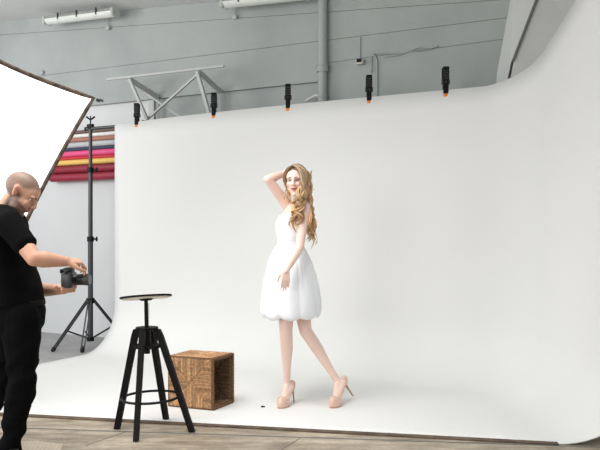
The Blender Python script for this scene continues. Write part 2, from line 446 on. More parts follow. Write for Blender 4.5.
for nm, (x, y), lab in (('junction_box', (108, 28), 'small gray conduit box under the left fluorescent fitting'), ('junction_box', (235, 17), 'small gray conduit box under the fluorescent fitting near the pipe')):
    p = on_wall(x, y, WD - .09); bm = new(); add_box(bm, p, (.05, .04, .045), ROT, .006)
    t = tag(obj(nm, bm, M['paint_light']), lab, 'electrical box')
    bm = new(); add_cyl(bm, p + V((0, 0, .02)), V((p.x, p.y, CEIL)), .006, n=8); obj('conduit', bm, M['paint_pipe'], t)

# drain pipe
d = WD - .13; px = 322.5
def pz(y, x=px): return on_wall(x, y, d)
t = thing('drain_pipe', 'thick gray painted vertical pipe running down the back wall', 'pipe', pz(100))
rr = 4.4 * Yat(px, d) / F
bm = new(); a = pz(97); add_tube(bm, [V((a.x, a.y, CEIL)), pz(60, px), pz(90, px), a, pz(100, px) + RT * .0 + DP * .01], rr, 20); obj('pipe', bm, M['paint_pipe'], t, 'auto')
bm = new(); add_cyl(bm, pz(72), pz(66), rr * 1.3, rr * 1.25, 24); add_cyl(bm, pz(66), pz(64.6), rr * 1.42, rr * 1.42, 24); obj('socket_collar', bm, M['paint_pipe'], t, 'auto')
bm = new(); add_ell(bm, pz(97), (rr * 1.15, rr * 1.15, rr * .9)); add_cyl(bm, pz(97), pz(97) + V((0, 0, -.25)), rr * 1.05); obj('foot_collar', bm, M['paint_pipe'], t, 'auto')
bm = new(); c = pz(98, 316); add_tube(bm, spline([pz(97, 320), pz(95.5, 316.5), pz(97.5, 312), pz(101, 306)], 6), .017, 8)
obj('side_branch', bm, mat('white_plastic', (.7, .7, .69), .4), t, True)

# sensor box + cable, conduits
p = on_wall(360, 62, WD - .10)
t = thing('wall_sensor', 'small black and white sensor box on the gray wall beside the pipe', 'sensor', p)
bm = new(); add_box(bm, p, (.075, .05, .055), ROT, .008); obj('case', bm, mat('ivory_case', (.62, .6, .52), .5), t)
bm = new(); add_box(bm, p - DP * .028 + V((0, 0, .010)), (.056, .012, .036), ROT, .004); obj('dark_lens', bm, M['black'], t)
bm = new(); add_cyl(bm, on_wall(360, 60, WD - .07), on_wall(360, 37, WD - .07), .006, n=8); obj('conduit', bm, M['paint_pipe'], t)
dd = WD - .075
bm = new(); add_tube(bm, spline([on_wall(x, y, dd) for x, y in [(438, 46), (430, 48), (420, 47), (412, 50), (402, 53), (388, 53.2), (376, 53.2), (373.5, 54.5), (376, 58), (377, 64), (377, 80), (377, 98)]], 5), .008, 8)
tag(obj('wall_cable', bm, M['paint_pipe'], None, True), 'thin gray cable looping along and down the right of the gray wall', 'cable')
bm = new(); add_tube(bm, spline([on_wall(x, y, dd) for x, y in [(432, 49), (420, 51), (408, 52), (400, 55), (384, 57)]], 5), .004, 6)
tag(obj('loose_wire', bm, M['paint_pipe'], None, True), 'thin loose wire hanging just under the gray wall cable', 'wire')
bm = new(); add_tube(bm, [on_wall(371.5, y, dd) for y in (57, 62, 68, 73)], .006, 6)
tag(obj('short_conduit', bm, M['paint_pipe'], None, True), 'short gray conduit stub left of the wall cable bend', 'conduit')

# steel bracket frame at the upper left
t = thing('steel_bracket_frame', 'pale gray steel bracket frame with crossed braces above the left of the cove', 'frame', on_wall(165, 95, WD - .3))
da, db = WD - .45, WD - .08
def bar(nm, x0, y0, d0, x1, y1, d1, s, m=M['paint_light']):
    bm = new(); add_bar(bm, on_wall(x0, y0, d0), on_wall(x1, y1, d1), s, s, bevel=s * .12); return obj(nm, bm, m, t)
bar('top_rail', 107, 79.5, da, 224, 66, da, .026)
bar('strut', 129.5, 79, da, 147.5, 120, da, .034)
bar('strut', 197, 71, da, 210, 116, da, .038)
bar('deep_brace', 129, 79, da, 158, 97.5, db, .055, M['paint_pipe'])
bar('deep_brace', 198, 71, da, 221, 92, db, .045, M['paint_pipe'])
bar('cross_brace', 147.5, 119, da + .03, 199, 73, da + .03, .026)
bar('cross_brace', 126, 80, da + .08, 182, 118, da + .08, .018)
bar('rear_post', 221, 92, db, 221, 118, db, .03, M['paint_pipe'])
bar('rear_post', 158, 97, db, 158, 122, db, .03, M['paint_pipe'])
# small hook near softbox corner
p0 = on_wall(97, 100, WD - .1)
bm = new(); add_cyl(bm, p0, p0 + DP * .09, .02, .02, 12); add_tube(bm, [p0, p0 + V((.05, 0, .005)), p0 + V((.07, 0, -.02))], .008, 6)
tag(obj('wall_hook', bm, M['stand'], None, True), 'small metal hook on the back wall beside the softbox corner', 'hook')
p0 = on_wall(41, 72, WD - .1)
bm = new(); add_cyl(bm, p0 + DP * .035, p0, .03, .02, 12)
tag(obj('wall_fixing', bm, M['paint_light'], None, True), 'small pale round fixing on the wall above the softbox', 'fixing')

# ------------------------------------------------------------------ backdrop stand
def stand():
    c = V((-2.469, 8.25, 0)); k = 8.25 / F
    def z(y): return H - (y - HY) * k
    t = thing('backdrop_stand', 'dark gray tripod light stand beside the left edge of the cove', 'stand', (c.x, c.y, FZ))
    def up(y): return V((c.x, c.y, z(y)))
    bm = new(); add_cyl(bm, V((c.x, c.y, z(340))), up(239), .030); obj('lower_pole', bm, M['stand'], t, 'auto')
    bm = new(); add_cyl(bm, up(239), up(170), .026); obj('middle_pole', bm, M['stand'], t, 'auto')
    bm = new(); add_cyl(bm, up(170), up(128), .021); obj('upper_pole', bm, M['stand'], t, 'auto')
    for y in (239, 170):
        bm = new(); add_cyl(bm, up(y + 2.5), up(y - 2.5), .040); obj('clamp_collar', bm, M['black'], t, 'auto')
        bm = new(); add_cyl(bm, up(y) + V((.02, -.01, 0)), up(y) + V((.075, -.02, 0)), .010); add_ell(bm, up(y) + V((.078, -.02, 0)), (.014, .014, .03)); obj('knob', bm, M['black'], t, 'auto')
    bm = new(); add_cyl(bm, up(303), up(298), .048); obj('leg_collar', bm, M['black'], t, 'auto')
    bm = new(); add_cyl(bm, up(341), up(337), .042); obj('brace_collar', bm, M['black'], t, 'auto')
    for fx, fy in ((-2.77, 7.845), (-2.42, 7.78), (-2.14, 8.62)):
        f = V((fx, fy, FZ + .015)); top = up(300) + (f - c).normalized() * .04; top.z = z(300)
        dr = (f - top).normalized(); side = V((-dr.y, dr.x, 0)).normalized() * .017
        bm = new(); add_bar(bm, top + side, f + side, .012, .02); add_bar(bm, top - side, f - side, .012, .02)
        add_bar(bm, f - dr * .06 - side * 1.3, f - dr * .06 + side * 1.3, .02, .02)
        lg = obj('leg', bm, M['stand'], t)
        bm = new(); add_cap(bm, f - dr * .02, f, .026, .022); obj('rubber_foot', bm, M['black'], lg, True)
        mid = top.lerp(f, .62); b0 = V((c.x, c.y, z(339)))
        bm = new(); add_bar(bm, mid, b0, .012, .018); obj('brace', bm, M['stand'], t)
    bm = new(); add_cyl(bm, up(129), up(124.5), .030); add_box(bm, up(126.3), (.08, .045, .05), ROT, .006); obj('head_block', bm, M['black'], t, 'auto')
    tp = up(120)
    bm = new(); add_cyl(bm, up(125), up(116), .007, n=10)
    add_cap(bm, tp, tp + V((-.045, 0, .035)), .009, .011); add_cap(bm, tp, tp + V((.045, 0, .035)), .009, .011)
    obj('wing_nut', bm, M['black'], t, True)
stand()
rb0 = -5.86; db_ = 6.335
t = thing('backdrop_crossbar', 'dark gray horizontal crossbar from the stand top to behind the cove', 'crossbar', R(rb0, db_, 2.548))
bm = new(); add_cyl(bm, R(rb0 - .04, db_, 2.553), R(-3.9, db_, 2.548), .020); obj('tube', bm, M['stand'], t, 'auto')
bm = new(); add_cyl(bm, R(-3.9, db_, 2.548), R(-1.15, db_, 2.545), .016); obj('inner_tube', bm, M['stand'], t, 'auto')
bm = new(); add_cyl(bm, R(rb0 - .05, db_, 2.553), R(rb0 - .035, db_, 2.553), .024); obj('end_cap', bm, M['black'], t, 'auto')

# ------------------------------------------------------------------ spring clamps on the top edge
def clamp(loc, label):
    t = thing('spring_clamp', label, 'clamp', loc, 'black spring clamps along the top edge of the cove')
    def L(x, y, z): return V(loc) + V((x, y, z * .93 - .010))
    for s in (-1, 1):
        nm = 'front_arm' if s < 0 else 'rear_arm'
        bm = new()
        pts = [L(0, s * .030, .232), L(0, s * .029, .20), L(0, s * .020, .11), L(0, s * .014, .07)]
        for (a, b), (w0, w1) in zip(zip(pts, pts[1:]), ((.056, .058), (.058, .054), (.054, .05))):
            add_bar(bm, a, b, .018, w0, up=V((1, 0, 0)), bevel=.004)
        lo = [L(0, s * .014, .07), L(0, s * .024, .02), L(0, s * .017, -.030)]
        for a, b in zip(lo, lo[1:]): add_bar(bm, a, b, .02, .046, up=V((1, 0, 0)), bevel=.004)
        arm = obj(nm, bm, M['black'], t)
        bm = new()
        for k in range(4): add_box(bm, L(0, s * (.027 - .002 * k) + s * .011, .19 - .024 * k), (.045, .006, .009), None, .001)
        obj('grip_ridge', bm, mat('grip_gray', (.03, .03, .032), .6), arm)
        bm = new(); add_box(bm, L(0, s * .0145, -.044), (.042, .02, .026), None, .006); obj('pad', bm, M['orange'], arm)
    bm = new(); add_cyl(bm, L(-.036, 0, .088), L(.036, 0, .088), .024, n=20); add_torus(bm, L(0, 0, .088), .027, .004, frame_to(V((1, 0, 0)))); obj('pivot', bm, mat('pivot_dark', (.04, .04, .043), .4), t, 'auto')
    bm = new(); add_cyl(bm, L(-.039, 0, .088), L(.039, 0, .088), .006, n=12); obj('pin', bm, M['steel'], t, 'auto')
names = ['leftmost of the five black spring clamps, in front of the bracket frame', 'second clamp from the left, under the right end of the bracket frame',
         'middle one of the five clamps, just left of the vertical pipe', 'black spring clamp beside the thin wall cable, fourth from the left',
         'rightmost black spring clamp, nearest the curved corner of the cove']
for x, lab in zip((137, 214, 288, 369, 445.5), names):
    q = on_wall(x, 100, 6.305 + .012)
    clamp((q.x, q.y, edge_z(q)), lab)

# ------------------------------------------------------------------ softbox
def softbox():
    A = P(93, 98, 5.0); B = P(-2, 283, 4.92); C = P(-110, -2, 4.0); D = B + C - A
    ctr = (A + B + C + D) / 4; n = (B - A).cross(C - A).normalized()
    if n.y > 0: n = -n
    t = thing('softbox', 'large glowing white softbox with dark brown rim behind the photographer', 'studio light', (ctr.x - .3, ctr.y + .4, FZ))
    # edge curves, pulled in between the corners
    def edge(p, q, sag):
        out = []
        for i in range(16):
            s = i / 16; out.append(p.lerp(q, s) + (ctr - (p + q) / 2).normalized() * sag * math.sin(PI * s))
        return out
    rim = edge(C, A, .055) + edge(A, B, .03) + edge(B, D, .055) + edge(D, C, .03)
    bm = new(); c = bm.verts.new(ctr + n * .02); rv = [bm.verts.new(p) for p in rim]
    inner = [bm.verts.new(p.lerp(ctr, .4) + n * .014) for p in rim]
    N = len(rim)
    for i in range(N):
        j = (i + 1) % N; bm.faces.new((rv[i], rv[j], inner[j], inner[i])); bm.faces.new((inner[i], inner[j], c))
    lit = mat('glowing_diffusion_cloth', (1, .99, .975), .8, emit=1.7)
    o = obj('diffusion_front', bm, lit, t, True)
    md = o.modifiers.new('s', 'SOLIDIFY'); md.thickness = .003
    bm = new(); add_tube(bm, [p + n * .003 for p in rim] + [rim[0] + n * .003], .016, 8)
    obj('rim_binding', bm, mat('brown_black_binding', (.13, .085, .058), .7, noise_scale=25, noise_amt=1, col2=(.02, .015, .012)), t, True)
    back = ctr - n * .5
    bm = new(); rv = [bm.verts.new(p) for p in rim]; rb = [bm.verts.new(p.lerp(ctr, .86) - n * .48) for p in rim]
    for i in range(N):
        j = (i + 1) % N; bm.faces.new((rv[i], rv[j], rb[j], rb[i]))
    bm.faces.new(rb)
    o = obj('fabric_shell', bm, M['black'], t); md = o.modifiers.new('s', 'SOLIDIFY'); md.thickness = .004; md.offset = -1
    bm = new(); add_cyl(bm, back + n * .03, back - n * .22, .07, .065, 24); obj('lamp_head', bm, M['black'], t, 'auto')
    sp = back - n * .1
    bm = new(); add_cyl(bm, sp, V((sp.x, sp.y, FZ + .1)), .016); obj('pole', bm, M['stand'], t, 'auto')
    for k in range(3):
        a = -PI / 2 + k * 2 * PI / 3; f = V((sp.x + .45 * math.cos(a), sp.y + .45 * math.sin(a), FZ + .012))
        bm = new(); add_cyl(bm, V((sp.x, sp.y, .55)), f, .011); obj('leg', bm, M['stand'], t, 'auto')
softbox()

# ------------------------------------------------------------------ stool
def stool():
    t = thing('bar_stool', 'black four-legged swivel bar stool with tilted round seat and ring footrest', 'stool', (-.99, 4.69, FZ))
    Yc = 4.69; c = P(146.5, 300, Yc)
    feet = [(117, 428), (136, 440), (192, 431), (166, 419.5)]
    tops = [(136.5, 329, 4.70), (142.5, 329.5, 4.61), (157.5, 329, 4.68), (151.5, 328.5, 4.78)]
    for (fx, fy), (tx, ty, tY) in zip(feet, tops):
        f = P(fx, fy, 910 / (fy - HY)); f.z = FZ + .002 if fy > 420 else 0.002
        tp = P(tx, ty, tY); out = (V((f.x, f.y, 0)) - V((tp.x, tp.y, 0))).normalized()
        bm = new(); wv = .017; dv = .021; side = V((-out.y, out.x, 0))
        # square leg, cut level at foot and top, bending slightly near the top
        kn = tp.lerp(f, .06) + out * .002
        secs = [(tp - out * .004, 1.05), (kn, 1.05), (f, .95)]; Ls = []
        for p, s in secs: Ls.append([bm.verts.new(p + side * a * wv * s + out * b * dv * s) for a, b in ((-1, -1), (1, -1), (1, 1), (-1, 1))])
        for a, b in zip(Ls, Ls[1:]):
            for k in range(4): j = (k + 1) % 4; bm.faces.new((a[k], a[j], b[j], b[k]))
        bm.faces.new(Ls[0][::-1]); bm.faces.new(Ls[-1])
        lg = obj('leg', bm, M['blackm'], t, bevel=.003)
    cx = V((P(147, 330, Yc).x, Yc, 0))
    z1 = P(0, 328, Yc).z; z2 = P(0, 346, Yc).z
    bm = new(); add_cyl(bm, cx + V((0, 0, z1 - .006)), cx + V((0, 0, z1 + .006)), .075, n=32); obj('top_plate', bm, M['blackm'], t, 'auto')
    bm = new(); add_cyl(bm, cx + V((0, 0, z2 - .01)), cx + V((0, 0, z2 + .01)), .088, n=32); obj('lower_plate', bm, M['blackm'], t, 'auto')
    seat_c = P(146, 297.6, Yc)
    bm = new(); add_cyl(bm, cx + V((0, 0, z2 - .03)), seat_c - V((0, 0, .01)), .013)
    for k in range(26):
        zz = z2 - .02 + k * .012; add_torus(bm, cx + V((0, 0, zz)), .0135, .002, None, 20, 5)
    obj('threaded_spindle', bm, M['black'], t, 'auto')
    bm = new(); add_cyl(bm, cx + V((0, 0, z2 - .05)), cx + V((0, 0, z2 - .01)), .022, n=6); add_cyl(bm, cx + V((0, 0, z2 + .01)), cx + V((0, 0, z1 - .006)), .026); obj('spindle_nut', bm, M['black'], t, 'auto')
    # footrest ring and bolts
    rc = P(150.8, 397, Yc)
    bm = new(); add_torus(bm, rc, .189, .0085, Matrix.Rotation(math.radians(-1.5), 3, 'Y'), 64, 10); obj('footrest_ring', bm, M['black'], t, True)
    # seat: tilted up at the near side
    ax = V((1, 0, .075)).normalized(); ay = V((0, -1, .128)); ay = (ay - ax * ay.dot(ax)).normalized(); az = -ax.cross(ay)
    az = az if az.z > 0 else -az
    Rm = Matrix((ax, az.cross(ax), az)).transposed()
    def disc(nm, m, zlo, zhi, r, bev=.003):
        bm = new(); g = bmesh.ops.create_cone(bm, cap_ends=True, segments=64, radius1=r, radius2=r, depth=zhi - zlo)
        bmesh.ops.transform(bm, matrix=Matrix.Translation(seat_c + az * (zlo + zhi) / 2) @ Rm.to_4x4(), verts=g['verts'])
        return obj(nm, bm, m, t, 'auto')
    disc('seat', M['blackm'], .0, .012, .172)
    u = disc('seat_underside', mat('pale_birch', (.88, .82, .72), .5, noise_scale=20, noise_amt=.4), -.008, .0, .155); u['label'] = 'pale cream wood underside of the seat'
    bm = new(); add_cyl(bm, seat_c - az * .02, seat_c - az * .006, .035, .05, 24); obj('seat_flange', bm, M['black'], t, 'auto')
stool()

# ------------------------------------------------------------------ woven basket
def basket():
    W, D_, Hh = .362, .272, .378; th = .022; a = math.radians(-22.5)
    c0 = P(212, 410.5, 910 / (410.5 - HY))                                  # near bottom corner
    ux = V((-math.cos(a), -math.sin(a), 0)); uy = V((-math.sin(a), math.cos(a), 0))
    ux = V((-.938, .345, 0)); uy = V((.455, .890, 0))
    t = thing('woven_basket', 'brown woven seagrass cube lying on its side with open end, on the cove floor', 'basket', c0 + ux * W / 2 + uy * D_ / 2)
    m = bpy.data.materials.new('woven_seagrass'); m.use_nodes = True; nt = m.node_tree; b = nt.nodes['Principled BSDF']; L = nt.links.new
    b.inputs['Roughness'].default_value = .8
    at = nt.nodes.new('ShaderNodeAttribute'); at.attribute_name = 'weave'
    tc = nt.nodes.new('ShaderNodeTexCoord'); n = nt.nodes.new('ShaderNodeTexNoise'); n.inputs['Scale'].default_value = 55; n.inputs['Detail'].default_value = 5; L(tc.outputs['Object'], n.inputs['Vector'])
    mx = nt.nodes.new('ShaderNodeMix'); mx.data_type = 'RGBA'; mx.blend_type = 'OVERLAY'; mx.inputs[0].default_value = .9
    L(at.outputs['Color'], mx.inputs[6]); L(n.outputs[0], mx.inputs[7]); L(mx.outputs[2], b.inputs['Base Color'])
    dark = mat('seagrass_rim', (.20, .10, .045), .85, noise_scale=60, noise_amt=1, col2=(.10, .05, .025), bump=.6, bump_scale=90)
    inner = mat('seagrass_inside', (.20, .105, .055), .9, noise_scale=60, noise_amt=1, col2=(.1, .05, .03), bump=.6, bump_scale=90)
    # a face: rows of real strands, concentric squares that meet along the two diagonals
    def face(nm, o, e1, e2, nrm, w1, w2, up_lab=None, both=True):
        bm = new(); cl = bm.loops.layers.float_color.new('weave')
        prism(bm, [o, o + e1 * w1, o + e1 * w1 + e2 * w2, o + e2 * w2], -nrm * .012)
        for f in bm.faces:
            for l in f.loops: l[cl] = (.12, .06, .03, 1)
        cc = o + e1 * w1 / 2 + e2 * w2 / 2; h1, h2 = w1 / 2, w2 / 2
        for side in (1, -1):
            off = nrm * (.003 if side > 0 else -.015); inside_shade = 1 if side > 0 else .42  # inner strands darker: shade inside the cube put into their colour
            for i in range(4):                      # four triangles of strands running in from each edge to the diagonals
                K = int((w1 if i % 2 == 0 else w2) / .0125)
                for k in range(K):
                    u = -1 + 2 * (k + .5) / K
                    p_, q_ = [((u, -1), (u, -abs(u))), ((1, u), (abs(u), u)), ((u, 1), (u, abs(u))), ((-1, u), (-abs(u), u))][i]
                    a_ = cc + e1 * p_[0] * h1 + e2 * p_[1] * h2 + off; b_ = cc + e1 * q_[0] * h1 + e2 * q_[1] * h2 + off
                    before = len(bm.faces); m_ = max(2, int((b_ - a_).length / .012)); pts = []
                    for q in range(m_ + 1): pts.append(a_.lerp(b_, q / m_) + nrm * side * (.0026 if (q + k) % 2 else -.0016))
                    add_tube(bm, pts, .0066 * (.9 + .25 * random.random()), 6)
                    br = random.uniform(.7, 1.25) * inside_shade; base = V((.56, .325, .165)) if i % 2 == 0 else V((.43, .24, .115))
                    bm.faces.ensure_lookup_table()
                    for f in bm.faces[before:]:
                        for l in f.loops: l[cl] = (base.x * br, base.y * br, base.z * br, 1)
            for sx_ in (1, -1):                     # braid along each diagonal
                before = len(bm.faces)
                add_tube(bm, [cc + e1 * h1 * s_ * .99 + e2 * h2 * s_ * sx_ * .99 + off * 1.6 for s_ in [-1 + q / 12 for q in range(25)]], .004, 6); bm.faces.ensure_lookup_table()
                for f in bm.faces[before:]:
                    for l in f.loops: l[cl] = (.26 * inside_shade, .14 * inside_shade, .07 * inside_shade, 1)
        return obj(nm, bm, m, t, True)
    Z = V((0, 0, 1)); g = .01; B0 = c0 + V((0, 0, g))
    hh = Hh - g
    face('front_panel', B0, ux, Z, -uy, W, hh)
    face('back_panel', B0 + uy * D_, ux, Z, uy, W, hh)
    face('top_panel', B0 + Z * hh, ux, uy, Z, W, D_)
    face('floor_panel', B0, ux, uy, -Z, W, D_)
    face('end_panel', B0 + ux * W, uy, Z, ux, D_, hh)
    # frame rods on the twelve edges
    cs = [B0, B0 + ux * W, B0 + ux * W + uy * D_, B0 + uy * D_]
    bm = new()
    for i in range(4):
        a_, b_ = cs[i], cs[(i + 1) % 4]
        for z in (0, hh): add_cap(bm, a_ + Z * z, b_ + Z * z, .010, .010, 10)
        add_cap(bm, a_, a_ + Z * hh, .010, .010, 10)
    obj('edge_frame', bm, dark, t, True)
    bm = new(); pts = [cs[0], cs[0] + Z * hh, cs[3] + Z * hh, cs[3], cs[0]]
    full = []
    for p, q in zip(pts, pts[1:]): full += [p.lerp(q, s / 30) for s in range(30)]
    full = [p - ux * .006 + V((0, 0, .003 * math.sin(i * 2.1))) for i, p in enumerate(full)] + [pts[0] - ux * .006]
    add_tube(bm, full, [.011 + .003 * (i % 2) for i in range(len(full))], 7); obj('open_rim', bm, dark, t, True)
basket()

bm = new(); p = P(262.5, 407.3, 910 / 172.3); add_ell(bm, p + V((0, 0, .006)), (.012, .009, .007)); add_ell(bm, p + V((.012, .004, .004)), (.008, .006, .005))
tag(obj('debris', bm, M['black'], None, True), 'tiny dark crumb on the cove floor left of the high heels', 'debris')

# ------------------------------------------------------------------ people
def basis(fwd, up=V((0, 0, 1))):
    "columns: left, back, up - a head or hand looks along -y"
    f = V(fwd).normalized(); u = (V(up) - f * V(up).dot(f)).normalized(); y = -f; x = y.cross(u)
    return Matrix((x, y, u)).transposed()
def head_shape(bm, c, B, s=1.0, fem=False):
    def E(p, r, rot=None):
        p = V(p) * s; add_ell(bm, V(c) + B @ p, [q * s for q in r], B @ rot if rot else B, 24)
    def C(p, q, r1, r2): add_cap(bm, V(c) + B @ (V(p) * s), V(c) + B @ (V(q) * s), r1 * s, r2 * s, 12)
    E((0, .015, .035), (.075, .095, .083))           # cranium
    E((0, -.030, .030), (.064, .060, .068))          # brow
    E((0, -.030, -.030), (.060, .058, .068))         # cheeks
    jw = .046 if fem else .056
    E((0, -.032, -.062), (jw, .050, .048))           # jaw
    E((0, -.066, -.092), (.022 if fem else .028, .022, .020))   # chin
    E((0, -.068, -.050), (.030, .024, .026))         # mouth mound
    for x in (-1, 1):
        E((x * .034, -.060, -.018), (.024, .025, .024))
        E((x * .030, -.074, .028), (.026, .014, .009))          # brow ridge
        C((x * .073, .012, .012), (x * .084, .020, .022), .010, .012)   # ear
        C((x * .084, .020, .022), (x * .078, .010, -.022), .012, .008)
        C((x * .078, .010, .018), (x * .074, .002, -.012), .010, .007)
        E((x * .011, -.098, -.024), (.010, .011, .008))         # nostril wing
    C((0, -.086, .024), (0, -.104, -.016), .010, .013)          # nose
    C((0, -.104, -.016), (0, -.096, -.026), .013, .009)
    E((0, -.090, -.046), (.022, .010, .0065)); E((0, -.088, -.057), (.019, .010, .0075))   # lips
def face_dents(bm, c, B, s=1.0):
    "eye sockets and mouth line pressed into the fused skin"
    Bi = B.transposed(); spots = [((.031, -.092, .008), .015, -.010), ((-.031, -.092, .008), .015, -.010), ((.022, -.098, -.051), .006, -.003), ((0, -.100, -.0515), .006, -.004), ((-.022, -.098, -.051), .006, -.003)]
    for v in bm.verts:
        q = (Bi @ (v.co - c)) / s
        if q.y > -.04 or abs(q.z) > .15 or q.length > .2: continue
        dy = 0
        for p, r, amp in spots:
            d2 = (q.x - p[0])**2 + (q.z - p[2])**2; dy += -amp * math.exp(-d2 / (r * r))
        v.co += B @ V((0, dy * s, 0))
def hand_shape(bm, w, dirv, back, s=1.0, curl=(.3, .3, .3, .3), thumb_side=1, thumb_curl=.3, spread=.07):
    "wrist point, direction to the knuckles, direction out of the back of the hand"
    d = V(dirv).normalized(); u = (V(back) - d * V(back).dot(d)).normalized(); sd = d.cross(u) * thumb_side
    K = []
    for i in range(4):
        o = (1.5 - i) * .0205
        k = V(w) + (d * (.088 - .004 * abs(i - 1.3)) + sd * o) * s; K.append(k)
        add_cap(bm, V(w) + sd * o * .55 * s + d * .006 * s, k, .0165 * s, .0125 * s, 10)
    add_cap(bm, K[0], K[3], .010 * s, .009 * s, 10)
    ln = [(.042, .027, .021), (.047, .031, .023), (.043, .029, .022), (.034, .021, .019)]
    for i in range(4):
        p = K[i]; a = 0; lat = (1.5 - i) * spread
        rr = [.0100, .0088, .0080, .0068]
        for j in range(3):
            a += curl[i] * (1.0 if j < 2 else .7)
            dirn = (d * math.cos(a) - u * math.sin(a) + sd * lat).normalized()
            q = p + dirn * ln[i][j] * s; add_cap(bm, p, q, rr[j] * s, rr[j + 1] * s, 10); p = q
    p = V(w) + (d * .020 + sd * .026 - u * .006) * s; a = .75
    for L_, r0, r1 in ((.042, .0165, .0125), (.033, .0118, .0105), (.026, .0102, .0082)):
        dirn = (d * math.cos(a) + sd * math.sin(a) - u * .35).normalized()
        q = p + dirn * L_ * s; add_cap(bm, p, q, r0 * s, r1 * s, 10); p = q; a -= thumb_curl
def paint(bm, fn, layer='tint'):
    cl = bm.verts.layers.float_color.new(layer)
    for v in bm.verts: c = fn(v.co); v[cl] = (c[0], c[1], c[2], 1)
def mix(a, b, t): t = max(0, min(1, t)); return tuple(x + (y - x) * t for x, y in zip(a, b))
def eyes(c, B, parent, iris, s=1.0):
    me = [mat('eye_white', (.75, .73, .71), .2), mat('iris', iris, .15), mat('pupil', (.005, .005, .005), .1)]
    for x in (-1, 1):
        bm = new(); g = bmesh.ops.create_uvsphere(bm, u_segments=24, v_segments=16, radius=.0118 * s)
        cc = V(c) + B @ (V((x * .031, -.0635, .008)) * s)
        for f in bm.faces:
            n_ = f.calc_center_median().normalized(); f.material_index = 2 if n_.z > .965 else 1 if n_.z > .82 else 0
        bmesh.ops.transform(bm, matrix=Matrix.Translation(cc) @ (B @ Matrix.Rotation(PI / 2, 3, 'X')).to_4x4(), verts=g['verts'])
        obj('eye', bm, me, parent, True)
def brows(c, B, parent, m, s=1.0):
    for x in (-1, 1):
        bm = new(); pts = [V(c) + B @ (V(p) * s) for p in ((x * .012, -.092, .026), (x * .028, -.0895, .0325), (x * .046, -.074, .028))]
        add_tube(bm, spline(pts, 5), [.0022] * 8 + [.0018] * 2 + [.001], 6); obj('eyebrow', bm, m, parent, True)

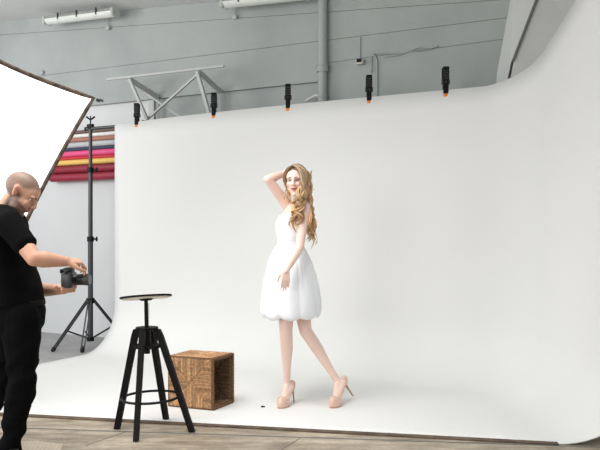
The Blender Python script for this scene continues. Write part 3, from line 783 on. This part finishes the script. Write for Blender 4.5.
# ---- the photographer, at the left, in profile looking down at the camera
def man():
    t = thing('person', 'bald bearded person in black t-shirt and jeans looking down at a camera in his hands'.replace(' in his hands', ' held low'), 'person', (-1.69, 4.1, FZ))
    SK = (.56, .30, .20)
    hc = P(20.8, 193.5, 4.10); a = math.radians(-38); HS = 1.05
    B = basis(V((math.cos(a), .10, math.sin(a))))
    bm = new()
    head_shape(bm, hc, B, HS)
    # neck and body
    nb = P(3, 216, 4.13)
    add_chain(bm, [(nb, .066), (P(10, 203, 4.12), .058), (P(17, 196, 4.11), .056)])
    sx = V((.10, 1, 0)).normalized(); fx = V((1, -.10, 0)).normalized()
    def ring(x, y, Y, rs, rf): return (P(x, y, Y), sx * rs, fx * rf)
    add_loft(bm, [ring(2, 208, 4.13, .09, .07), ring(0, 216, 4.13, .17, .10), ring(1, 232, 4.13, .18, .115), ring(5, 255, 4.13, .165, .12), ring(13, 280, 4.13, .15, .12), ring(18, 300, 4.14, .16, .12), ring(19, 318, 4.14, .155, .12)], 28)
    rs_, re, rw = P(10, 224, 3.96), P(34, 258.5, 3.87), P(66, 261.5, 3.99)
    add_chain(bm, [(rs_, .062), (rs_.lerp(re, .45), .055), (re, .043)]); add_chain(bm, [(re, .044), (re.lerp(rw, .3), .047), (rw, .029)])
    ls, le, lw = P(2, 226, 4.30), P(37, 290, 4.42), P(65, 289.5, 4.19)
    add_chain(bm, [(ls, .060), (ls.lerp(le, .5), .052), (le, .041)]); add_chain(bm, [(le, .041), (le.lerp(lw, .3), .043), (lw, .027)])
    # right hand arches over the top of the camera, left palm under the lens
    hand_shape(bm, rw, V((.62, .60, -.02)), V((.25, -.25, 1)), .95, (.72, .72, .7, .7), 1, .35)
    hand_shape(bm, lw, V((.55, -.85, -.05)), V((.1, 0, -1)), .98, (.75, .78, .75, .7), -1, .2, .1)
    # hips and legs
    H1, K1, A1 = P(22, 320, 4.04), P(22, 384, 3.98), P(10, 448, 4.03)
    H2, K2, A2 = P(15, 320, 4.24), P(2, 376, 4.30), P(-24, 432, 4.40)
    for Hh, K, A, dx in ((H1, K1, A1, 1), (H2, K2, A2, 1)):
        add_chain(bm, [(Hh, .085), (Hh.lerp(K, .5), .070), (K, .052)]); add_chain(bm, [(K, .052), (K.lerp(A, .35), .052), (A, .036)])
        toe = V((A.x + .10, A.y - .14, .02 + FZ)); add_chain(bm, [(A, .036), (V((A.x + .02, A.y, .05)), .036), (toe, .022)])
    bm = fuse(bm, .0048, 3)
    face_dents(bm, hc, B, HS)
    Bi = B.transposed()
    def col(p):
        q = Bi @ (p - hc) / HS
        c = SK
        if q.length < .17:
            n_ = noise.noise(p * 140) * .12
            # shaved hair over the crown and back, stubble on jaw and lip
            st = lambda x: max(0, min(1, x))
            scalp = st((q.z - (.030 + .55 * max(0, -q.y - .01))) / .02) if q.y < .03 else st((q.z + .045) / .02)
            if q.y < -.078: scalp = 0
            c = mix(c, (.115, .085, .070), scalp * (.78 + n_))
            jaw = st((-.012 - .38 * max(0, -q.y - .0) - q.z) / .012) * st((.040 - q.y) / .015) * st((q.z + .145) / .01)
            burn = st((.022 - abs(q.y + .012)) / .014) * st((.022 - q.z) / .03) * (1 if q.z > -.03 and abs(q.x) > .045 else 0)
            lip = 1 if abs(q.x) < .026 and -.044 < q.z < -.034 and q.y < -.07 else 0
            c = mix(c, (.070, .042, .034), max(jaw, burn, lip * .7) * (.80 + n_))
            if abs(q.x) < .021 and -.064 < q.z < -.044 and q.y < -.085: c = (.45, .17, .13)
            if abs(q.x) > .070 and -.035 < q.z < .040 and -.004 < q.y < .036: c = (.54, .25, .17)
        return c
    paint(bm, col)
    sk = tinted(mat('skin', SK, .5, sss=.05)); body = obj('body', bm, sk, t, True)
    eyes(hc, B, t, (.12, .07, .04), HS); brows(hc, B, t, mat('brow_dark', (.07, .04, .03), .8), HS)
    # t-shirt
    cloth = mat('black_jersey', (.003, .003, .0033), .95, spec=.08, bump=.3, bump_scale=18)
    bm = new()
    def g(x, y, Y, rs, rf): return ring(x, y, Y, rs, rf)
    add_loft(bm, [g(4, 205, 4.13, .085, .078), g(2, 209, 4.13, .13, .10), g(0, 216, 4.13, .195, .125), g(1, 232, 4.13, .205, .14), g(5, 255, 4.13, .195, .150), g(12, 278, 4.13, .185, .148), g(17, 298, 4.14, .185, .145), g(18, 306, 4.14, .185, .143)], 36)
    add_chain(bm, [(P(5, 218, 4.02), .075), (rs_, .080), (rs_.lerp(re, .58), .068)])
    add_chain(bm, [(P(2, 219, 4.24), .075), (ls, .078), (ls.lerp(le, .5), .066)])
    # flared sleeve hem
    hd = (re - rs_).normalized(); q0 = rs_.lerp(re, .52); add_cyl(bm, q0, q0 + hd * .035, .066, .069, 24)
    bm = fuse(bm, .008, 5)
    for v in bm.verts:
        n_ = noise.noise(V((v.co.x * 6, v.co.y * 6, v.co.z * 14 + v.co.x * 10))); v.co += v.normal * n_ * .010
    obj('t_shirt', bm, cloth, t, True)
    # jeans
    denim = mat('black_denim', (.003, .003, .0036), .95, spec=.07, bump=.25, bump_scale=40)
    bm = new()
    add_loft(bm, [ring(19.5, 299, 4.14, .172, .128), ring(20, 312, 4.14, .185, .136), ring(19, 326, 4.14, .18, .135), ring(17, 336, 4.14, .14, .11)], 32)
    for Hh, K, A in ((H1, K1, A1), (H2, K2, A2)):
        add_chain(bm, [(Hh, .108), (Hh.lerp(K, .3) + V((.0, 0, 0)), .104), (Hh.lerp(K, .7), .088), (K, .080)]); add_chain(bm, [(K, .080), (K.lerp(A, .3), .078), (K.lerp(A, .75), .063), (A, .058)])
        dn = (A - K).normalized(); add_cyl(bm, A - dn * .05, A + dn * .025, .059, .062, 24)
    bm = fuse(bm, .008, 5)
    for v in bm.verts:
        kz = min(abs(v.co.z - K1.z), abs(v.co.z - .12)); n_ = noise.noise(V((v.co.x * 9 + v.co.z * 5, v.co.y * 9, v.co.z * 13 - v.co.x * 9))); v.co += v.normal * n_ * (.020 if kz < .13 else .008)
    je = obj('jeans', bm, denim, t, True)
    bm = new(); L = add_loft(bm, [(P(19.5, 300, 4.14) + V((0, 0, .002)), sx * .176, fx * .134), (P(19.5, 305, 4.14), sx * .180, fx * .138)], 40)
    obj('belt', bm, mat('black_leather', (.006, .0055, .005), .8, spec=.1), t, True)
    for A in (A1, A2):
        bm = new()
        add_chain(bm, [(V((A.x - .020, A.y + .028, .045)), .046), (V((A.x + .035, A.y - .05, .045)), .044), (V((A.x + .103, A.y - .144, .030)), .036)])
        add_box(bm, V((A.x + .040, A.y - .056, FZ + .012)), (.28, .085, .024), Matrix.Rotation(-.945, 3, 'Z'), .01)
        bm = fuse(bm, .006, 4)
        zmin = min(v.co.z for v in bm.verts)
        for v in bm.verts: v.co.z += FZ + .001 - zmin
        obj('shoe', bm, mat('black_shoe_leather', (.014, .013, .013), .45), t, True)
man()

# ---- camera in the photographer's hands
def dslr():
    c = P(69, 279.5, 4.08)
    ax = V((1, -.05, .02)).normalized(); ay = V((.05, 1, 0)).normalized(); az = ax.cross(ay).normalized()
    Rm = Matrix((ax, ay, az)).transposed()
    def L(x, y, z): return c + Rm @ (V((x, y, z)) * 1.06)
    t = thing('photo_camera', 'black digital camera with long lens held low by the photographer', 'camera', c)
    blk = mat('camera_black', (.012, .012, .013), .4, bump=.1, bump_scale=200)
    bm = new(); add_box(bm, L(0, 0, 0), (.050, .132, .085), Rm, .010); add_box(bm, L(.016, -.052, -.004), (.052, .034, .088), Rm, .012); obj('body', bm, blk, t, 'auto')
    bm = new(); add_box(bm, L(-.002, .008, .050), (.055, .058, .034), Rm, .010); obj('viewfinder_hump', bm, blk, t, 'auto')
    bm = new(); add_box(bm, L(-.040, .008, .046), (.020, .036, .026), Rm, .006); obj('eyecup', bm, M['black'], t)
    bm = new(); add_box(bm, L(-.027, .01, -.006), (.004, .078, .052), Rm, .001); obj('rear_screen', bm, mat('screen_glass', (.03, .035, .045), .08), t)
    bm = new(); add_box(bm, L(-.002, .008, .069), (.02, .020, .004), Rm, .001); obj('hot_shoe', bm, M['steel'], t)
    bm = new(); add_cyl(bm, L(.004, -.048, .040), L(.004, -.048, .052), .012); obj('mode_dial', bm, blk, t, 'auto')
    bm = new(); add_cyl(bm, L(.024, .005, -.002), L(.040, .005, -.002), .034, n=32); obj('lens_mount', bm, mat('mount_gray', (.05, .05, .052), .35), t, 'auto')
    bm = new(); add_cyl(bm, L(.038, .005, -.002), L(.088, .005, -.002), .031, n=32)
    for k in range(5): add_torus(bm, L(.050 + .007 * k, .005, -.002), .0315, .0018, Rm @ Matrix.Rotation(PI / 2, 3, 'Y'), 40, 5)
    obj('lens_barrel', bm, blk, t, 'auto')
    bm = new(); add_cyl(bm, L(.086, .005, -.002), L(.114, .005, -.002), .034, .036, 32); obj('lens_hood', bm, mat('hood_black', (.03, .03, .03), .55), t, 'auto')
    bm = new(); add_cyl(bm, L(.1135, .005, -.002), L(.1152, .005, -.002), .031, .031, 32); obj('front_glass', bm, mat('lens_glass', (.02, .02, .035), .05), t, 'auto')
dslr()

# ---- the model in the white dress
def woman():
    t = thing('person', 'blonde person in white bubble-hem dress and nude high heels, one arm raised behind head', 'person', (0, 5.38, 0))
    SK = (.86, .63, .54)
    hc = P(296.2, 181.2, 5.26)
    B = basis(V((-.24, -1, -.10)), V((-.02, 0, 1)))
    S = 1.02
    bm = new(); head_shape(bm, hc, B, S, True)
    Fv = V((-.80, -.60, 0)); Sv = V((-.60, .80, 0))
    def z(y): return H - (y - HY) * .0076
    def ring(x, y, rs, rf, Y=5.36): return (V(((x - 300) * .00766, Y, z(y))), Sv * rs, Fv * rf)
    add_chain(bm, [(P(299, 207, 5.36), .050), (P(298.5, 198, 5.34), .043), (P(297.5, 189, 5.30), .043)])
    body = [ring(299, 203, .075, .05), ring(298, 207, .125, .065), ring(296, 214, .145, .085), ring(293, 223, .138, .105), ring(291, 234, .118, .088), ring(290, 243, .100, .08), ring(290, 256, .125, .10), ring(290, 268, .155, .118), ring(291, 282, .14, .11)]
    add_loft(bm, body, 32)
    # near arm hanging, far arm raised behind the head
    s1, e1, w1 = P(304.5, 207, 5.235), P(299.5, 247, 5.12), P(286, 271, 5.03)
    add_chain(bm, [(s1, .046), (s1.lerp(e1, .4), .041), (e1, .033)]); add_chain(bm, [(e1, .034), (e1.lerp(w1, .3), .035), (w1, .0215)])
    hand_shape(bm, w1, V((-.06, .02, -1)), V((.2, -1, .1)), .80, (.10, .14, .18, .22), 1, .45, .04)
    s2, e2, w2 = P(289, 207, 5.44), P(268, 179.5, 5.31), P(284, 173.5, 5.42)
    add_chain(bm, [(P(295, 210, 5.42), .05), (s2, .047), (s2.lerp(e2, .5), .040), (e2, .0335)]); add_chain(bm, [(e2, .0345), (e2.lerp(w2, .35), .036), (w2, .024)])
    hand_shape(bm, w2, V((1, .15, .10)), V((-.1, .9, .4)), .86, (.25, .3, .3, .3), 1, .2)
    # legs
    h1, k1, a1 = P(286, 276, 5.32), P(286, 331, 5.27), P(287.0, 384, 5.43)
    h2, k2, a2 = P(297, 276, 5.42), P(305.5, 331, 5.38), P(338, 382, 5.45)
    for h_, k_, a_, cm in ((h1, k1, a1, .0), (h2, k2, a2, .0)):
        add_chain(bm, [(h_, .082), (h_.lerp(k_, .5), .068), (k_, .050)])
        calf = k_.lerp(a_, .33) + V((.004, .008, 0)); add_chain(bm, [(k_, .050), (calf, .047), (k_.lerp(a_, .72), .031), (a_, .0275)])
    def foot(a_, heel, ball, toe):
        add_chain(bm, [(a_, .028), (heel, .027)]); add_chain(bm, [(a_, .028), (a_.lerp(ball, .6), .027), (ball, .026), (toe, .014)]); add_chain(bm, [(heel, .025), (ball, .024)])
    he1, ba1, to1 = P(292, 385.5, 5.45), P(284, 398.5, 5.31), P(279.5, 401.5, 5.26)
    he2, ba2, to2 = P(344, 381, 5.46), P(336, 398, 5.32), P(331.5, 402, 5.26)
    foot(a1, he1, ba1, to1); foot(a2, he2, ba2, to2)
    bm = fuse(bm, .0046, 3)
    face_dents(bm, hc, B, S)
    Bi = B.transposed()
    def col(p):
        q = (Bi @ (p - hc)) / S; c = SK
        if q.length < .16 and q.y < -.05:
            if (q.x / .024)**2 + ((q.z + .0535 - 9 * q.x * q.x) / .0080)**2 < 1 and q.y < -.07: c = (.52, .10, .12) if abs(q.z + .0525 - 9 * q.x * q.x) > .0022 else (.20, .03, .04)
            for x in (-1, 1):
                d2 = ((q.x - x * .031) / .018)**2 + ((q.z - .010) / .010)**2
                c = mix(c, (.14, .08, .07), .75 * math.exp(-d2 * .9))
                d2 = ((q.x - x * .042)**2 + (q.z + .025)**2) / .02**2; c = mix(c, (.80, .42, .36), .4 * math.exp(-d2))
        tip = w1 + V((-.02, 0, -.155))
        if (p - w1).length > .135 and (p - tip).length < .04 and p.y < 5.2: c = (.85, .22, .22)
        return c
    paint(bm, col)
    obj('body', bm, tinted(mat('fair_skin', SK, .45, sss=.06)), t, True)
    eyes(hc, B, t, (.08, .13, .18), S); brows(hc, B, t, mat('brow_brown', (.25, .15, .09), .8), S)
    # dress: bodice
    white = mat('white_satin', (.90, .915, .955), .5, sheen=.1, bump=.15, bump_scale=12)
    dr = thing_part('dress', t)
    def dring(x, y, rs, rf, Y=5.36): return ring(x, y, rs, rf, Y)
    bm = new()
    rings = [dring(295.5, 213, .150, .096), dring(294, 217, .153, .103), dring(292.4, 223, .150, .119), dring(291.4, 229, .140, .112), dring(290.8, 235, .126, .098), dring(290.0, 241, .112, .090), dring(290, 244.5, .110, .089)]
    L = add_loft(bm, rings, 64, True, lambda k, a: 1 + (.045 * math.exp(-((a - PI / 2 - .42) / .3)**2) + .045 * math.exp(-((a - PI / 2 + .42) / .3)**2)) * (1 if 1 <= k <= 3 else 0))
    bo = obj('bodice', bm, white, dr, True); sb = bo.modifiers.new('s', 'SUBSURF'); sb.levels = 1; sb.render_levels = 1
    # skirt with pleats and gathered bubble hem
    NP = 9
    random.seed(3); ph = [random.uniform(-.35, .35) for _ in range(60)]; am = [random.uniform(.6, 1.3) for _ in range(60)]
    prof = [(290, 243, .108, .088, 0), (289.8, 246, .118, .098, .015), (289.5, 250, .138, .118, .03), (289.4, 256, .162, .142, .045), (289.8, 264, .187, .168, .05), (290.4, 274, .208, .190, .052), (290.8, 284, .222, .206, .054), (291, 294, .231, .217, .055), (291, 303, .237, .225, .058), (291, 309, .239, .227, .07), (291, 313, .235, .222, .085), (291, 315.8, .222, .209, .10), (291, 316.4, .200, .190, .09), (291, 313, .188, .178, .05), (291, 306, .180, .17, .0)]
    n = 260; bm = new(); loops = []
    for k, (x, y, rs, rf, amp) in enumerate(prof):
        vs = []
        for i in range(n):
            a = 2 * PI * i / n; u = a / (2 * PI) * NP; j = int(u) % NP; fr = u - int(u)
            fold = (abs(math.sin(PI * fr)) ** .6 - .55) * am[j]
            fine = .45 * math.sin(a * 37 + ph[j] * 4) * max(0, 1 - k / 6)
            nz = noise.noise(V((math.cos(a) * 3, math.sin(a) * 3, k * .35)))
            s = 1 + amp * (fold * .8 + fine) + .03 * nz * min(1, k / 5)
            zz = z(y) - (.018 * (abs(math.sin(PI * fr)) ** .7) * am[j] if 9 <= k <= 13 else 0)
            a2_ = a + .03 * math.sin(k * .7 + ph[j] * 3)
            c = V(((x - 300) * .00766, 5.36, zz)); vs.append(bm.verts.new(c + (Sv * rs * math.cos(a2_) + Fv * rf * math.sin(a2_)) * s))
        loops.append(vs)
    for l0, l1 in zip(loops, loops[1:]):
        for i in range(n): j = (i + 1) % n; bm.faces.new((l0[i], l0[j], l1[j], l1[i]))
    so = obj('skirt', bm, white, dr, True); md = so.modifiers.new('s', 'SOLIDIFY'); md.thickness = .002
    sb = so.modifiers.new('ss', 'SUBSURF'); sb.levels = 1; sb.render_levels = 1
    bm = new(); L = add_loft(bm, [dring(290, 242.2, .111, .0895), dring(290, 243, .1125, .091), dring(290, 243.8, .112, .0905)], 64); obj('waist_seam', bm, white, dr, True)
    # shoes
    nude = mat('nude_patent_leather', (.70, .46, .36), .2, coat=.6); tan = mat('tan_heel', (.42, .22, .11), .4)
    def shoe(he, ba, to, tip):
        sh = thing_part('high_heel_shoe', t)
        bm = new(); dr_ = (V((to.x, to.y, 0)) - V((he.x, he.y, 0))).normalized(); sd = V((-dr_.y, dr_.x, 0))
        zb = .006
        # platform: a rounded slab under the ball of the foot
        pf = V((ba.x, ba.y, 0)); rings = []
        for zz, s in ((zb - .004, .90), (zb + .006, 1), (.035, 1.04), (.045, 1.0)):
            rings.append((pf + V((0, 0, zz)) + dr_ * .012, sd * .042 * s, dr_ * .070 * s))
        add_loft(bm, rings, 28)
        rings = []
        for s, up, w_, h_ in ((0, 0, .030, .030), (.25, -.004, .029, .022), (.5, -.010, .031, .020), (.75, -.006, .038, .022), (1, -.002, .041, .026)):
            p = he.lerp(ba, s); rings.append((p + V((0, 0, up - .006)), sd, w_, h_))
        for (p, s_, w0, h0), (q, _, w1_, h1_) in zip(rings, rings[1:]):
            for k in range(5):
                c_ = p.lerp(q, k / 5); ww = w0 + (w1_ - w0) * k / 5; hh = h0 + (h1_ - h0) * k / 5
                add_ell(bm, c_, (ww, ww * .7, hh), Matrix((sd, -dr_, V((0, 0, 1)))).transposed(), 14)
        add_ell(bm, ba.lerp(to, .5) + V((0, 0, -.002)), (.039, .050, .031), Matrix((sd, -dr_, V((0, 0, 1)))).transposed(), 16)
        add_cap(bm, he, he + V((0, 0, .016)) - dr_ * .004, .029, .027)      # heel counter
        bm = fuse(bm, .0045, 4)
        obj('upper', bm, nude, sh, True)
        bm = new(); a_ = he + V((0, 0, -.02)) - dr_ * .012
        add_tube(bm, [a_, a_.lerp(tip, .15), a_.lerp(tip, .4), tip], [.017, .011, .0068, .0055], 12); obj('stiletto_heel', bm, tan, sh, True)
        bm = new(); rings = [(pf + V((0, 0, zz)) + dr_ * .012, sd * .040, dr_ * .068) for zz in (.0005, .005)]; add_loft(bm, rings, 28); obj('sole', bm, tan, sh, True)
    tip1 = P(294, 402.5, 5.425); tip1.z = .003
    shoe(he1, ba1, to1, tip1)
    shoe(he2, ba2, to2, P(353, 396, 5.47))
    # hair
    hair = bpy.data.materials.new('blonde_hair'); hair.use_nodes = True; nt = hair.node_tree; b = nt.nodes['Principled BSDF']; LK = nt.links.new
    at = nt.nodes.new('ShaderNodeAttribute'); at.attribute_name = 'tint'; LK(at.outputs['Color'], b.inputs['Base Color'])
    b.inputs['Roughness'].default_value = .42; b.inputs['Specular IOR Level'].default_value = .4
    bm = new(); cl = bm.verts.layers.float_color.new('tint')
    # strands pushed through one fused cap: cap first
    def HW(p): return hc + B @ (V(p) * S)
    cap = new()
    add_ell(cap, HW((0, .020, .040)), (.084 * S, .101 * S, .090 * S), B, 28)
    add_ell(cap, HW((-.0, .045, -.01)), (.078 * S, .075 * S, .085 * S), B, 24)
    cap = fuse(cap, .006, 2)
    Bi = B.transposed(); dele = []
    for v in cap.verts:
        q = (Bi @ (v.co - hc)) / S
        if q.y < -.03 and q.z < .085 - .9 * abs(q.x + .008): dele.append(v)
    bmesh.ops.delete(cap, geom=dele, context='VERTS')
    c2 = cap.verts.layers.float_color.new('tint')
    for v in cap.verts:
        n_ = noise.noise(V((v.co.x * 70, v.co.y * 30, v.co.z * 12))); k = .8 + .5 * n_; v[c2] = (.42 * k, .285 * k, .17 * k, 1)
    me = bpy.data.meshes.new('tmpcap'); cap.to_mesh(me); cap.free(); bm.from_mesh(me)
    cl = bm.verts.layers.float_color['tint']
    rnd = random.Random(11)
    def lock(pts, r, amp, turns, tip=.25, n=7):
        pts = [V(p) for p in pts]; sp = spline(pts, 12); m = len(sp); out = []; rad = []; p0 = rnd.uniform(0, 6.3)
        sgn = rnd.choice((-1, 1))
        for i, p in enumerate(sp):
            s = i / (m - 1); g_ = max(0, (s - .30) / .70); a = amp * min(1, g_ * 2.2)
            th = p0 + sgn * turns * 2 * PI * g_
            out.append(p + V((math.cos(th) * a, math.sin(th) * a * .8, math.sin(th) * a * .25)))
            rad.append(r * (1 - (1 - tip) * max(0, (s - .75) / .25)) * (.75 + .25 * min(1, s * 5)))
        b0 = len(bm.verts); add_tube(bm, out, rad, n); bm.verts.ensure_lookup_table()
        k = rnd.uniform(.72, 1.25); warm = rnd.uniform(.85, 1.1)
        root = (.40 * k, .27 * k, .165 * k); end = (.62 * k, .40 * k * warm, .19 * k * warm)
        for i, v in enumerate(bm.verts[b0:]):
            s = (i // n) / m; v[cl] = (*mix(root, end, s * 1.3), 1)
    X = lambda x, y, Y: P(x, y, Y)
    def clump(pts, amp, turns, cnt=7, spread=.013, r=(.0035, .0065), start=.38):
        "a handful of strands that coil together"
        pts = [V(p) for p in pts]; sp = spline(pts, 14); m = len(sp); p0 = rnd.uniform(0, 6.3); sgn = rnd.choice((-1, 1)); kk = rnd.uniform(.8, 1.2)
        for q in range(cnt):
            oa = rnd.uniform(0, 6.3); orr = spread * math.sqrt(rnd.random()); ph_ = rnd.uniform(-.45, .45); cut = rnd.uniform(.86, 1.0); am = amp * rnd.uniform(.8, 1.15)
            n = 6; rr = rnd.uniform(*r); out = []; rad = []; mm = int(m * cut)
            for i in range(mm):
                s_ = i / (m - 1); g_ = max(0, (s_ - start) / (1 - start)); a_ = am * min(1, g_ * 2.5); th = p0 + ph_ + sgn * turns * 2 * PI * g_
                w_ = (.5 + .5 * min(1, s_ * 4)) * (1 - .35 * g_)
                out.append(sp[i] + V((math.cos(th) * a_ + math.cos(oa) * orr * w_, math.sin(th) * a_ * .7 + math.sin(oa) * orr * w_, math.sin(th * 1) * a_ * .35)))
                e_ = i / (mm - 1); rad.append(rr * (1 - .8 * max(0, (e_ - .8) / .2)) * (.7 + .3 * min(1, e_ * 5)))
            b0 = len(bm.verts); add_tube(bm, out, rad, n); bm.verts.ensure_lookup_table()
            k = kk * rnd.uniform(.5, 1.4); warm = rnd.uniform(.85, 1.08)
            root = (.42 * k, .30 * k, .205 * k); end = (.68 * k, .43 * k * warm, .22 * k * warm)
            for i, v in enumerate(bm.verts[b0:]):
                s_ = (i // n) / mm; v[cl] = (*mix(root, end, s_ * 1.5 - .2), 1)
    # over the side of the head and down behind the near shoulder
    for i in range(15):
        u = (i + rnd.random()) / 15
        r0 = HW((.004, -.060 + .13 * u, .120 - .022 * u)); rq = HW((.055, -.050 + .12 * u, .100 - .03 * u)); r1 = HW((.082 + .004 * u, -.035 + .11 * u, .040))
        r2 = HW((.078, -.02 + .10 * u, -.045)); ex = rnd.uniform(305, 315); ey = rnd.uniform(224, 250)
        r3 = X(306 + 3 * u, 204, 5.20 + .19 * u); r4 = X(305.5 + (ex - 304) * .6, 204 + (ey - 204) * .55, 5.20 + .22 * u)
        clump([r0, rq, r1, r2, r3, r4, X(ex, ey, 5.20 + .20 * u)], rnd.uniform(.016, .030), rnd.uniform(2.0, 3.4), 8)
    # past the cheek and over the chest
    for i in range(14):
        u = (i + rnd.random()) / 14
        r0 = HW((.004, -.070 + .07 * u, .118 - .004 * u)); rq = HW((.045, -.085 + .04 * u, .088)); r1 = HW((.066 + .012 * u, -.088 + .03 * u, .030)); r2 = HW((.060 + .015 * u, -.100 + .02 * u, -.045))
        ex = rnd.uniform(284, 302); ey = rnd.uniform(218, 238)
        r3 = X(296.0 + 6 * u, 203.5, 5.150 + .02 * u); r4 = X((299 + ex) / 2, (203 + ey) / 2, 5.145 + rnd.uniform(-.01, .02))
        clump([r0, rq, r1, r2, r3, r4, X(ex, ey, 5.13 + rnd.uniform(-.01, .03))], rnd.uniform(.016, .030), rnd.uniform(2.0, 3.4), 8)
    # the other side: close over the temple, ending in small curls beside the neck
    for i in range(9):
        u = (i + rnd.random()) / 9
        clump([HW((.002, -.065 + .10 * u, .119 - .014 * u)), HW((-.040, -.068 + .10 * u, .100 - .015 * u)), HW((-.076, -.050 + .09 * u, .055)), HW((-.088, -.020 + .07 * u, .005)), HW((-.078, .03, -.05)), X(289.5 + 3 * u, rnd.uniform(198, 207), 5.32)], .006, 1.4, 6, .010, (.004, .006), .6)
    for (x, y, xe, ye) in ((286.5, 188, 284.0, 201), (287, 191, 287.5, 206), (309, 176, 313.5, 169.5), (310, 184, 314.5, 190)):
        clump([X(x, y, 5.27), X((x + xe) / 2 - .8, (y + ye) / 2, 5.26), X(xe, ye, 5.25)], .006, 1.5, 3, .004, (.002, .0035), .1)
    # loose ringlets at the back
    for i in range(6):
        ex = rnd.uniform(309, 316); ey = rnd.uniform(238, 251)
        clump([X(306, 190, 5.36), X(309.5, 203, 5.38), X(312, 218, 5.40), X((312 + ex) / 2, 232, 5.40), X(ex, ey, 5.38)], rnd.uniform(.014, .022), rnd.uniform(2, 3), 4, .007, (.003, .006), .1)
    for f in bm.faces: f.smooth = True
    me = bpy.data.meshes.new('hair'); bm.to_mesh(me); bm.free(); me.materials.append(hair)
    o = bpy.data.objects.new('hair', me); COL.objects.link(o); o.parent = t; o.matrix_parent_inverse = parent_world(t).inverted()
def thing_part(name, parent):
    o = bpy.data.objects.new(name, None); COL.objects.link(o); o.parent = parent
    o.matrix_parent_inverse = parent_world(parent).inverted(); return o
woman()
